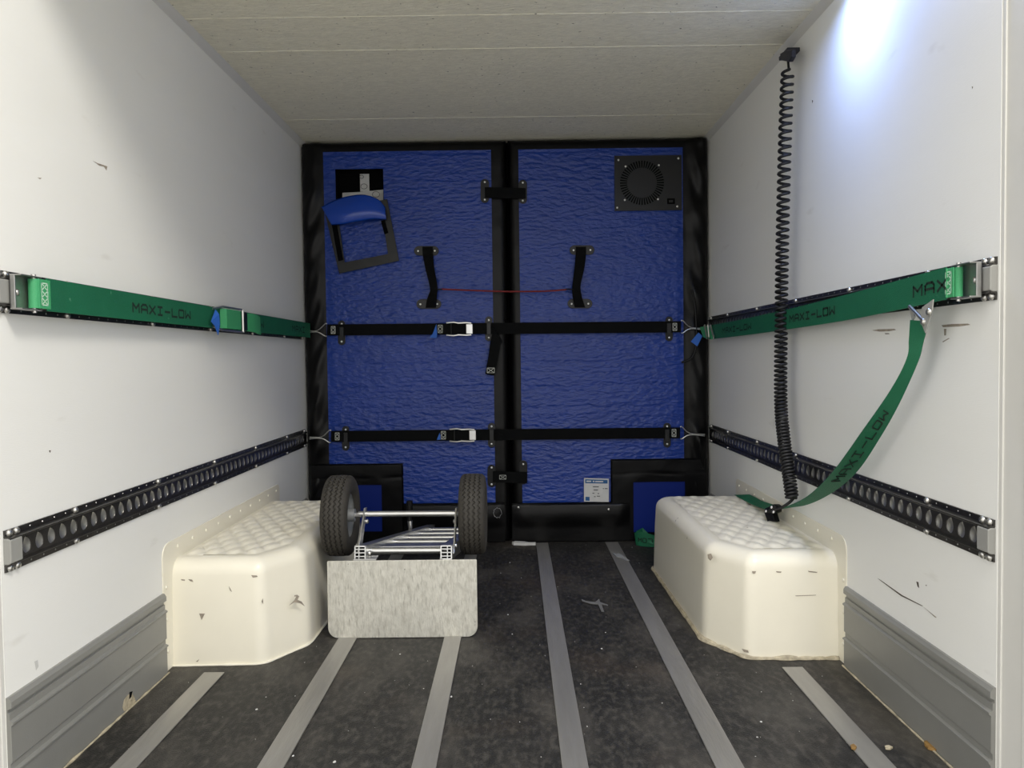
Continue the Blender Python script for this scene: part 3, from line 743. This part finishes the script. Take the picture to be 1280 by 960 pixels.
# buckle on the left strap
y0, y1 = LW(270, 390, .05).y, LW(300, 395, .05).y
fr = MB()
for sg in (1, -1):
    fr.tube([(off(y0)+.004, y0-.01, zc+sg*.030), (off(y0)+.016, y0+.05, zc+sg*.042), (off(y0)+.018, y1, zc+sg*.042), (off(y0)+.008, y1+.05, zc+sg*.038)], .0042, 7)
fr.build('buckle_frame', 'steel', T, True)
xx = off(y0)
MB().ribbon([(xx+.006, y0+.05, zc+.035), (xx+.020, y0+.07, zc+.035), (xx+.020, y1-.02, zc+.035), (xx+.010, y1, zc+.035)], [(xx+.006, y0+.05, zc-.035), (xx+.020, y0+.07, zc-.035), (xx+.020, y1-.02, zc-.035), (xx+.010, y1, zc-.035)], .003, (1, 0, 0)).build('buckle_loop', 'greenlight', T)
MB().cyl((xx+.018, y1+.012, zc-.043), (xx+.018, y1+.012, zc+.043), .0055, 8).build('buckle_bar', 'steel', T, True)
MB().bb((xx+.008, y1+.03, zc-.034), (xx+.014, y1+.075, zc+.034)).build('buckle_pad', 'plastic', T, bevel=.001)
MB().ribbon([(xx+.008, y1+.075, zc+.034), (xx+.020, y1+.12, zc+.034), (xx+.016, y1+.19, zc+.030), (xx+.006, y1+.24, zc+.026)], [(xx+.008, y1+.075, zc-.036), (xx+.020, y1+.12, zc-.038), (xx+.018, y1+.19, zc-.046), (xx+.010, y1+.235, zc-.046)], .003, (1, 0, 0)).build('strap_flap', 'greenlight', T, True)
p = [LW(269, 387, .048), LW(273.5, 393, .060), LW(274.5, 405, .064), LW(272.5, 419, .060), LW(268, 407, .058), LW(263.5, 402, .054)]
MB().add(p, [(0, 1, 5), (1, 2, 4, 5), (2, 3, 4)]).build('tag', 'bluetag', T).modifiers.new('solid', 'SOLIDIFY').thickness = .0015

# right strap along the upper rail, sagging below it towards the bulkhead
T = thing('lashing_strap', (1.01, 2.8, 1.05), 'scuffed green webbing strap along the upper right rail, sagging at the far end', 'strap', 'green lashing straps')
end_fitting(1, 1.632, zc, T)
tops = [(1.72, 1.147), (2.187, 1.130), (2.729, 1.116), (3.30, 1.108), (3.80, 1.106)]; bots = [(1.72, 1.075), (2.187, 1.056), (2.729, 1.046), (3.30, 1.040), (3.80, 1.038)]
A = smoothpath([(1.05-.045, y, z) for y, z in tops], 8); B = smoothpath([(1.05-.045, y, z) for y, z in bots], 8)
MB().ribbon(A, B, .003, (-1, 0, 0)).build('webbing', 'green', T)
def fnR(s_, v):
    # s_ runs along y, v across the strap 0..1
    def ip(tb):
        for (a, za), (c, zc_) in zip(tb, tb[1:]):
            if s_ <= c or c == tb[-1][0]: return za+(zc_-za)*(s_-a)/(c-a)
    zt, zb = ip(tops), ip(bots); return Vector((1.05-.0488, s_, zb+(zt-zb)*v/.072))
# on the right wall the strap reads towards the viewer: far end first
rv = lambda u, v: fnR(-u, v)
lettering('MAXI-LOW', rv, -RW(987, 395, .047).y, -RW(1045, 383, .047).y, .024, .046, .0062, T)
lettering('MAXI-LOW', rv, -RW(903, 411, .047).y, -RW(940, 405, .047).y, .024, .046, .0062, T)
lettering('MAX', rv, -RW(1141, 362, .047).y, -RW(1187, 351, .047).y, .022, .046, .0058, T)
# buckle and blue tag at the far end
fr = MB()
for px0, px1 in ((880.5, 883.5), (884.5, 886), (887.5, 892)):
    fr.tube([RW(px0, 408, .05), RW(px0+.5, 406.5, .062), RW(px1, 421, .062), RW(px1, 423, .05)], .0045, 7)
fr.build('buckle_frame', 'steel', T, True)
MB().ribbon([RW(876, 409, .055), RW(882, 408, .052), RW(890, 407, .050)], [RW(880, 421, .055), RW(884, 423, .052), RW(891, 424, .050)], .005, (-1, 0, 0)).build('buckle_loop', 'greenlight', T)
MB().prism([BK(873, 415.5, .05), BK(878, 420, .05), BK(871.5, 433, .055), BK(863.5, 427, .055)], (0, -.0015, 0)).build('tag', 'bluetag', T)

# hanging strap from the right rail down to the wheel box
T = thing('lashing_strap', RW(1080, 560, .06), 'loose green strap hanging in a curve from the right rail to the wheel box', 'strap', 'green lashing straps')
HA = [(1139, 400, .060), (1137, 425, .062), (1134, 448, .062), (1112, 489, .075), (1078, 538, .10), (1042, 588, .10), (1012, 618, .075), (988, 631, .055), (966, 637.5, .050), (945, 632, .047), (930, 625, .045), (918, 618.5, .045)]
HB = [(1162, 402, .050), (1155, 426, .046), (1148, 452, .046), (1126, 500, .046), (1100, 546, .050), (1072, 588, .055), (1040, 615, .040), (1005, 631, .028), (975, 632, .018), (955, 627, .014), (945, 622, .012), (937, 618, .012)]
A = smoothpath([RW(*q) for q in HA], 8); B = smoothpath([RW(*q) for q in HB], 8)
MB().ribbon(A, B, .003).build('webbing', 'green', T, True)
N_ = len(A)-1
def fnH(u, v):
    # u along the band from the bottom (0) to the top (1), v across
    q = (1-u)*N_; i = min(N_-1, int(q)); f = q-i
    a = A[i].lerp(A[i+1], f); b_ = B[i].lerp(B[i+1], f); n = (A[i+1]-A[i]).cross(B[i]-A[i]).normalized()
    if n.x > 0: n = -n
    return a.lerp(b_, v)+n*.0045
def ufor(px, py):
    best = min(range(N_+1), key=lambda i: (A[i].lerp(B[i], .5)-RW(px, py, .07)).length); return 1-best/N_
u0_, u1_ = ufor(1043, 590), ufor(1104, 508)
bL = (A[0]-B[0]).length
def lettering_h():
    b = MB(); text = 'MAXI-LOW'; cw = (u1_-u0_)/8
    for i, ch in enumerate(text):
        for st in GLYPH[ch]:
            for a, c in zip(st, st[1:]):
                k = 3; pts = [fnH(u0_+cw*(i+.12+.74*(a[0]+(c[0]-a[0])*j/k)), .66-.36*(a[1]+(c[1]-a[1])*j/k)) for j in range(k+1)]
                b.tube(pts, .0018, 4)
    b.build('lettering', 'ink', T)
lettering_h()
# triangular hanger bracket with two rivets
b = MB().prism([RW(1136, 383, .030), RW(1167, 373, .030), RW(1166, 384, .062), RW(1157, 416, .062), RW(1150, 404, .06), RW(1154, 389, .058)], (-.003, 0, 0))
br = MB().prism([RW(1154, 384, .064), RW(1168, 374, .062), RW(1166.5, 388, .064), RW(1158, 417, .066), RW(1152, 402, .066)], (-.003, 0, 0)).build('hanger_bracket', 'cap', T, bevel=.001)
MB().cyl(RW(1137, 383, .05), RW(1155, 401, .068), .0045, 8).build('hanger_arm', 'steel', br, True)
MB().prism([RW(1135.5, 381, .046), RW(1140, 382, .046), RW(1143, 396, .058), RW(1140, 402, .058)], (.003, 0, 0)).build('hanger_side', 'cap', br)
for px, py in ((1162, 390), (1155, 402.5)): put('rivet', BOLT, br, RW(px, py, .0685), nquat((-1, 0, 0)))

# green strap lying in a loop on the floor at the foot of the bulkhead
T = thing('lashing_strap', (.772, 3.86, 0), 'coiled green strap on the floor between bulkhead and right wheel box', 'strap', 'green lashing straps')
pts = []
for i in range(41):
    a = pi*1.05+2*pi*.72*i/40
    pts.append(Vector((.772+.132*cos(a), 3.862+.062*sin(a), .006)))
hh = [.062+.012*sin(i*.35) for i in range(41)]
lean = [Vector((.008*cos(pi*1.05+2*pi*.72*i/40), .006*sin(pi*1.05+2*pi*.72*i/40), 0)) for i in range(41)]
MB().ribbon([p+Vector((0, 0, h))+l for p, h, l in zip(pts, hh, lean)], pts, .003).build('webbing', 'green', T, True)
MB().ribbon([Vector((.645, 3.86, .075)), Vector((.672, 3.83, .098)), Vector((.725, 3.81, .045))], [Vector((.644, 3.87, .045)), Vector((.67, 3.825, .04)), Vector((.715, 3.797, .02))], .003).build('folded_end', 'green', T, True)
def fnF(u, v):
    i = min(39, max(0, int(u*40))); f = u*40-i; p = pts[i].lerp(pts[i+1], f); d = (pts[i+1]-pts[i]).normalized(); n = Vector((d.y, -d.x, 0))
    return p+n*.004+Vector((0, 0, v))
b = MB()
for i, ch in enumerate('LOW'[::-1]):
    for st in GLYPH[ch]:
        for a, c in zip(st, st[1:]):
            # printed upside down on the loop
            q = [fnF(.06+.055*(i+.85-.7*(a[0]+(c[0]-a[0])*j/3)), .042-.02*(a[1]+(c[1]-a[1])*j/3)) for j in range(4)]
            b.tube(q, .002, 4)
b.build('lettering', 'ink', T)

# ================================================================ coiled cable
T = thing('coiled_cable', RW(985, 640, .05), 'black coiled electric cable hanging from the ceiling corner on the right', 'cable')
top = RW(984, 72, .02)
cen = smoothpath([RW(984.5, 86, .055), RW(981, 180, .06), RW(978, 300, .06), RW(976.5, 400, .06), RW(976, 500, .06), RW(980, 550, .06), RW(987, 600, .058), RW(990, 623, .055)], 30)
Ls = [0]
for a, b_ in zip(cen, cen[1:]): Ls.append(Ls[-1]+(b_-a).length)
TL = Ls[-1]; path = []; d = 0; ph = 0; j = 0; seg = 14
while d < TL:
    while j < len(Ls)-2 and Ls[j+1] < d: j += 1
    f = (d-Ls[j])/max(1e-9, Ls[j+1]-Ls[j]); c = cen[j].lerp(cen[j+1], f); tt = (cen[j+1]-cen[j]).normalized()
    e1 = Vector((1, 0, 0)); e1 = (e1-tt*e1.dot(tt)).normalized(); e2 = tt.cross(e1)
    R_ = .0185*min(1, d/.02+.2)
    path.append(c+(e1*cos(ph)+e2*sin(ph))*R_)
    q = d/TL; pitch = .0262+(.0175-.0262)*max(0, min(1, (q-.30)/.35))
    if q > .68: pitch = .0175+(.0118-.0175)*min(1, (q-.68)/.12)
    ph += 2*pi/seg; d += pitch/seg
MB().tube(path, .0054, 7).build('coil', 'cable', T, True)
e = RW(963, 642, .050)
lead = smoothpath([path[-1], RW(994, 620, .045), RW(988, 627, .05), RW(978, 634, .052), RW(969, 637, .052)], 6)
MB().tube(lead, .0055, 8).build('lead', 'cable', T, True)
# wall socket at the top
pg = thing
b = MB().prism([RW(974.5, 67, .06), RW(982, 62.5, .06), RW(989.5, 62, .06), RW(989.5, 71, .06), RW(986, 77.5, .06), RW(975.5, 75.5, .06)], (.016, 0, 0))
MB().bb(RW(984, 64, .045), RW(989, 71, .0)).build('socket_base', 'plug', T, bevel=.002)
b.build('ceiling_socket', 'plug', T, bevel=.004)
MB().cyl(RW(985, 75, .05), path[0], .0042, 8).build('strain_relief', 'cable', T, True)
# plug lying on the wheel box
b = MB().prism([RW(955, 636, .07), RW(967, 630, .06), RW(971, 633, .055), RW(970, 640, .055), RW(965, 642, .06), RW(968, 652, .06), RW(959, 653, .075), RW(956, 642, .075)], (.022, 0, 0))
cp = b.build('connector', 'plastic', T, bevel=.003)
for px, py in ((957.5, 639), (964.5, 634), (967, 640)): put('screw', SCREW, cp, RW(px, py, .0755), nquat((-1, -.3, .3)))

# ================================================================ hand truck lying face down, wheels up, toe plate in front
T = thing('hand_truck', (-.355, 2.7, 0), 'aluminium hand truck lying face down with wheels up, scratched toe plate facing the viewer', 'hand truck')
# toe plate
pl = [(-.612, .0), (-.098, .0)]
def rrect(x0, x1, z0, z1, rb, rt, n=7):
    P = []
    for cx, cz, r, a0 in ((x1-rb, z0+rb, rb, -pi/2), (x1-rt, z1-rt, rt, 0), (x0+rt, z1-rt, rt, pi/2), (x0+rb, z0+rb, rb, pi)):
        P += [(cx+r*cos(a0+pi/2*k/n), cz+r*sin(a0+pi/2*k/n)) for k in range(n+1)]
    return P
MB().prism([(x, 2.607+(.004*z/.27), z) for x, z in rrect(-.612, -.098, .0015, .268, .036, .004)], (0, .008, 0)).build('toe_plate', 'toeplate', T, bevel=.0015)
FR0 = {-1: Vector((-.500, 2.622, .293)), 1: Vector((-.203, 2.622, .291))}
FR1 = {-1: Vector((-.395, 3.86, .095)), 1: Vector((-.160, 3.86, .095))}
for s in (-1, 1):
    a, e = FR0[s], FR1[s]; d = (e-a).normalized(); sx = Vector((1, 0, 0)); sx = (sx-d*sx.dot(d)).normalized(); sz = sx.cross(d)
    M = Matrix((sx, d, sz)).transposed(); L = (e-a).length; H_, W_ = .048, .040; th = .004
    b = MB()
    for c, dd in ((Vector((-W_/2+th/2, L/2, 0)), (th, L, H_)), (Vector((W_/2-th/2, L/2, 0)), (th, L, H_)), (Vector((0, L/2, H_/2-th/2)), (W_, L, th)), (Vector((0, L/2, -H_/2+th/2)), (W_, L, th))):
        b.box(a+M @ c, dd, M)
    r = b.build('side_rail', 'alu', T)
    w = MB()
    for zz in (-.012, 0, .012): w.box(a+M @ Vector((0, L/2, zz)), (W_-.004, L, .003), M)
    w.box(a+M @ Vector((.004*s, L/2, 0)), (.003, L, H_-.004), M)
    w.build('rail_web', 'alu', r)
    # foot lug joining rail and toe plate
    MB().bb((a.x-.022+.0*s, 2.612, .268), (a.x+.022-s*.035, 2.66, .274)).build('plate_lug', 'alu', T, bevel=.001)
    for k in range(2): put('bolt', BOLT, r, a+M @ Vector((-s*W_/2, .05+.05*k, -.005)), nquat(-s*sx))
n = 6
for i, q in enumerate((.06, .20, .36, .54, .74, .97)):
    a = FR0[-1].lerp(FR1[-1], q); e = FR0[1].lerp(FR1[1], q)
    if i == 1:
        MB().box((a+e)/2+Vector((0, 0, .0)), ((e-a).length-.02, .05, .014)).build('cross_plate', 'alu', T, bevel=.002)
    else: MB().cyl(a, e, .0125, 14).build('cross_bar', 'alu', T, True)
# wheel brackets and axle
AX = Vector((0, 2.78, .392))
for s in (-1, 1):
    top = hit(456 if s < 0 else 571.5, 640, 1, AX.y)+Vector((0, 0, .012)); bot = hit(447 if s < 0 else 568.5, 690, 1, 2.645)
    A_ = [bot+Vector((0, -.020, 0)), Vector(((top.x+bot.x)/2, (top.y+bot.y)/2-.022, (top.z+bot.z)/2)), top+Vector((0, -.016, .006))]; B_ = [bot+Vector((0, .050, 0)), Vector(((top.x+bot.x)/2, (top.y+bot.y)/2+.030, (top.z+bot.z)/2)), top+Vector((0, .018, .002))]
    br = MB().ribbon(A_, B_, .006, (-s, 0, 0)).build('wheel_bracket', 'alu', T, bevel=.001)
    put('bolt', BOLT, br, top+Vector((-s*.008, -.008, -.045)), nquat((-s, -.3, 0)))
    put('bolt', BOLT, br, bot+Vector((s*.002, .01, .02)), nquat((s, 0, 0)))
MB().cyl((-.535, AX.y, AX.z+.004), (-.176, AX.y, AX.z+.002), .0105, 16).build('axle', 'alu', T, True)
# wheels: ribbed tyre, rim, hub
def wheel(cx, parent, inner):
    R, hw = .146, .046; NS = 96
    prof = []
    # crown with four grooves
    xs = [-hw, -hw*.96, -hw*.80]
    prof = [(.078, -hw*.72), (.095, -hw*.98), (.115, -hw*1.03), (.132, -hw*.97), (R-.005, -hw*.84)]
    gro = [-.026, -.0088, .0088, .026]
    gi = []
    for g in gro:
        for dx, dr in ((-.0034, 0), (-.0022, -.006), (.0022, -.006), (.0034, 0)):
            prof.append((R+dr-.9*(g*g)*2.2, g+dx)); gi.append(len(prof)-1)
    prof += [(R-.005, hw*.84), (.132, hw*.97), (.115, hw*1.03), (.095, hw*.98), (.078, hw*.72)]
    gs = set(gi)
    def fn(k, j, r, t):
        if j in gs: t += .0030*(1 if k % 2 else -1)
        if j in (4, len(prof)-5): r -= .003*(k % 2)
        return r, t
    ty = MB().lathe(prof, (cx, AX.y, AX.z), 'x', NS, fn).build('tyre', 'rubber', parent, True)
    rim = [(.080, -.034), (.083, -.030), (.074, -.022), (.062, -.012), (.030, -.010), (.028, -.004), (.028, .004), (.030, .010), (.062, .012), (.074, .022), (.083, .030), (.080, .034)]
    MB().lathe(rim, (cx, AX.y, AX.z), 'x', 36).build('rim', 'rim', parent, True)
    MB().cyl((cx-(.052 if inner < 0 else .04), AX.y, AX.z), (cx+(.052 if inner > 0 else .04), AX.y, AX.z), .0235, 20).build('hub', 'rim', parent, True)
    return ty
wheel(-.600, T, 1); wheel(-.117, T, -1)
MB().cyl((-.56, AX.y, AX.z), (-.525, AX.y, AX.z), .0095, 10).build('axle_stub', 'alu', T); MB().cyl((-.19, AX.y, AX.z), (-.15, AX.y, AX.z), .0095, 10).build('axle_stub', 'alu', T)
# upright lever with black grip at the far end
lb = hit(513, 670, 1, 3.55); lm = hit(512.5, 651, 1, 3.55); lt = hit(511.5, 647, 1, 3.55); ltt = hit(512, 626, 1, 3.55)
MB().tube([lb, lb.lerp(lm, .5), lm], [.006, .0095, .0125], 12).build('lever', 'alu', T, True)
MB().tube([lm, lt, lt.lerp(ltt, .3), ltt], [.011, .011, .015, .014], 12).build('lever_grip', 'plastic', T, True)
MB().cyl(lb, Vector((lb.x, lb.y, .12)), .007, 10).build('lever_foot', 'alu', T)

# ================================================================ lamp, scraps and crumbs
T = thing('ceiling_lamp', (.93, 2.22, HZ), 'bright bluish LED lamp at the ceiling edge above the right wall', 'lamp')
MB().bb((.895, 2.13, HZ-.022), (.965, 2.31, HZ)).build('lamp_body', 'trimwhite', T, bevel=.003)
MB().bb((.903, 2.14, HZ-.025), (.957, 2.30, HZ-.0215)).build('diffuser', 'ledglow', T)
l = area('lamp_light', (.93, 2.22, HZ-.027), (1.10, 2.22, 1.0), .05, .16, 3.2, (.30, .46, 1.0), math.radians(150)); l.parent = T; l.location = (0, 0, -.027)

b = MB(); P0 = FL(655, 667)
ring = [(640, 666), (644, 664), (648, 664.5), (655, 665), (660, 667), (668, 667), (668, 668), (660, 668.2), (655, 668.6), (648, 668), (642, 667.6)]
o = MB().prism([Vector((p.x, 3.905+(p.y-P0.y)*.5, .001)) for p in [FL(x, y, .002) for x, y in ring]], (0, 0, .014)).build('paper_scrap', 'paper'); tag(o, 'torn white paper scrap on the floor at the foot of the bulkhead', 'scrap')
o = MB().prism([FL(x, y, .001) for x, y in [(727, 749.5), (733, 752), (744, 753), (749, 749), (750, 753), (760, 756.5), (760, 757.5), (752, 756), (755, 765), (752, 765), (748, 756), (738, 755), (728, 752)]], (0, 0, .002)).build('tape_scrap', 'tape'); tag(o, 'crumpled clear tape scrap on the floor between two metal strips', 'scrap')
o = MB().prism([FL(x, y, .005) for x, y in [(766, 690), (770, 693), (774, 691.5), (780, 696), (787, 701), (783, 700.5), (776, 697), (771, 696.5), (766, 692)]], (0, 0, .002)).build('tape_scrap', 'papergrey'); tag(o, 'pale scrap stuck across the metal strip beside the right wheel box', 'scrap')
b = MB()
for i in range(230):
    x = random.uniform(-.95, .95); y = random.uniform(1.62, 3.9)**1.0
    if (abs(x) > .64 and y > 2.3) or (x < -.05 and y > 2.58): continue
    r = random.choice((.001, .001, .0014, .0018, .0032)) * random.uniform(.7, 1.2)
    k = 5; a0 = random.random()*6
    b.prism([(x+r*cos(a0+2*pi*j/k)*random.uniform(.6, 1.3), y+r*sin(a0+2*pi*j/k)*random.uniform(.6, 1.6), .0008) for j in range(k)], (0, 0, r*.5))
o = b.build('crumbs', 'paper'); o['kind'] = 'stuff'; tag(o, 'tiny white crumbs scattered over the black floor', 'crumbs')

def scuffs(side, name, lst):
    wl = bpy.data.objects[name]; f = RW if side > 0 else LW
    for k, (poly, m) in enumerate(lst):
        MB().prism([f(x, y, .0001) for x, y in poly], (-side*.0004, 0, 0)).build('scuff_mark', m, wl)
scuffs(1, 'wall_right', [([(1090, 413), (1098, 411.6), (1118, 411), (1120, 412.5), (1112, 414), (1100, 414.5)], 'scuff'), ([(1106, 416.5), (1111, 416.5), (1112, 417.5), (1107, 417.8)], 'scuffdark'),
    ([(1177, 406.5), (1190, 405), (1210, 404.5), (1213, 406), (1200, 408), (1179, 409)], 'scuff'), ([(1180, 411), (1183, 411), (1182.5, 419), (1180.5, 419.5)], 'scuff'), ([(1178, 427), (1186, 422.5), (1187, 423.2), (1179, 427.8)], 'scuff'),
    ([(1097, 723), (1100, 724.5), (1128, 744), (1154, 757.5), (1152, 757.5), (1126, 744.8)], 'scuffdark'), ([(1155, 759), (1171, 772), (1169, 771.8)], 'scuff'), ([(1145.5, 727), (1148, 727.5), (1149, 735), (1147, 733)], 'scuffdark'),
    ([(1157, 731), (1158.5, 731.2), (1158, 732.6)], 'scuffdark'), ([(1015, 125), (1016.4, 126), (1015.4, 129)], 'scuffdark'), ([(1215, 108), (1216.3, 108.5), (1215.4, 111)], 'scuffdark')])
scuffs(-1, 'wall_left', [([(116, 201), (122, 204), (127, 205.5), (134, 208), (133, 213), (130, 208.5), (124, 207)], 'scuff'), ([(47, 222), (52, 222.5), (50, 224)], 'scuff'), ([(43, 827), (47, 825), (48, 833), (45, 838)], 'paper'), ([(61, 563), (63.5, 563), (62.5, 566)], 'scuffdark')])

# cord under the right cushion, chipped skirting, leaf and chips by the right skirting
MB().tube(smoothpath([BK(865, 362, .012), BK(869, 385, .020), BK(870.5, 412, .022), BK(870, 434, .022), BK(864, 448, .016), BK(852, 453, .006)], 8), .0055, 8).build('cord_bead', 'vinyl', PR, True)
bl = bpy.data.objects['baseboard_left']
MB().prism([LW(x, y, .0104) for x, y in [(153, 885), (155, 875), (159, 869), (165, 866), (168, 872), (170, 879), (160, 887), (155, 889)]], (.0006, 0, 0)).build('chipped_patch', 'caulk', bl)
MB().prism([LW(x, y, .0113) for x, y in [(162, 865), (165.5, 864), (164, 871), (161.5, 874)]], (.0006, 0, 0)).build('chip_hole', 'vinyldark', bl)
o = MB().prism([FL(x, y, .001) for x, y in [(1155, 929), (1162, 927.5), (1168, 932), (1174, 937), (1170, 940), (1160, 937), (1156, 933)]], (0, 0, .006)).build('dry_leaf', 'leaf'); tag(o, 'crumpled yellow-brown leaf on the floor against the right skirting', 'leaf')
o = MB().prism([FL(x, y, .005) for x, y in [(1063, 933), (1067, 931.5), (1071, 935), (1069, 938), (1064, 936.5)]], (0, 0, .004)).build('pale_chip', 'leaf'); tag(o, 'small tan chip at the left edge of the short right floor strip', 'chip')
o = MB().prism([FL(x, y, .001) for x, y in [(1106, 934), (1111, 933), (1116, 935.5), (1113, 937.5), (1107, 937)]], (0, 0, .004)).build('pale_chip', 'caulk'); tag(o, 'small pale chip lying between the short right floor strip and the skirting', 'chip')
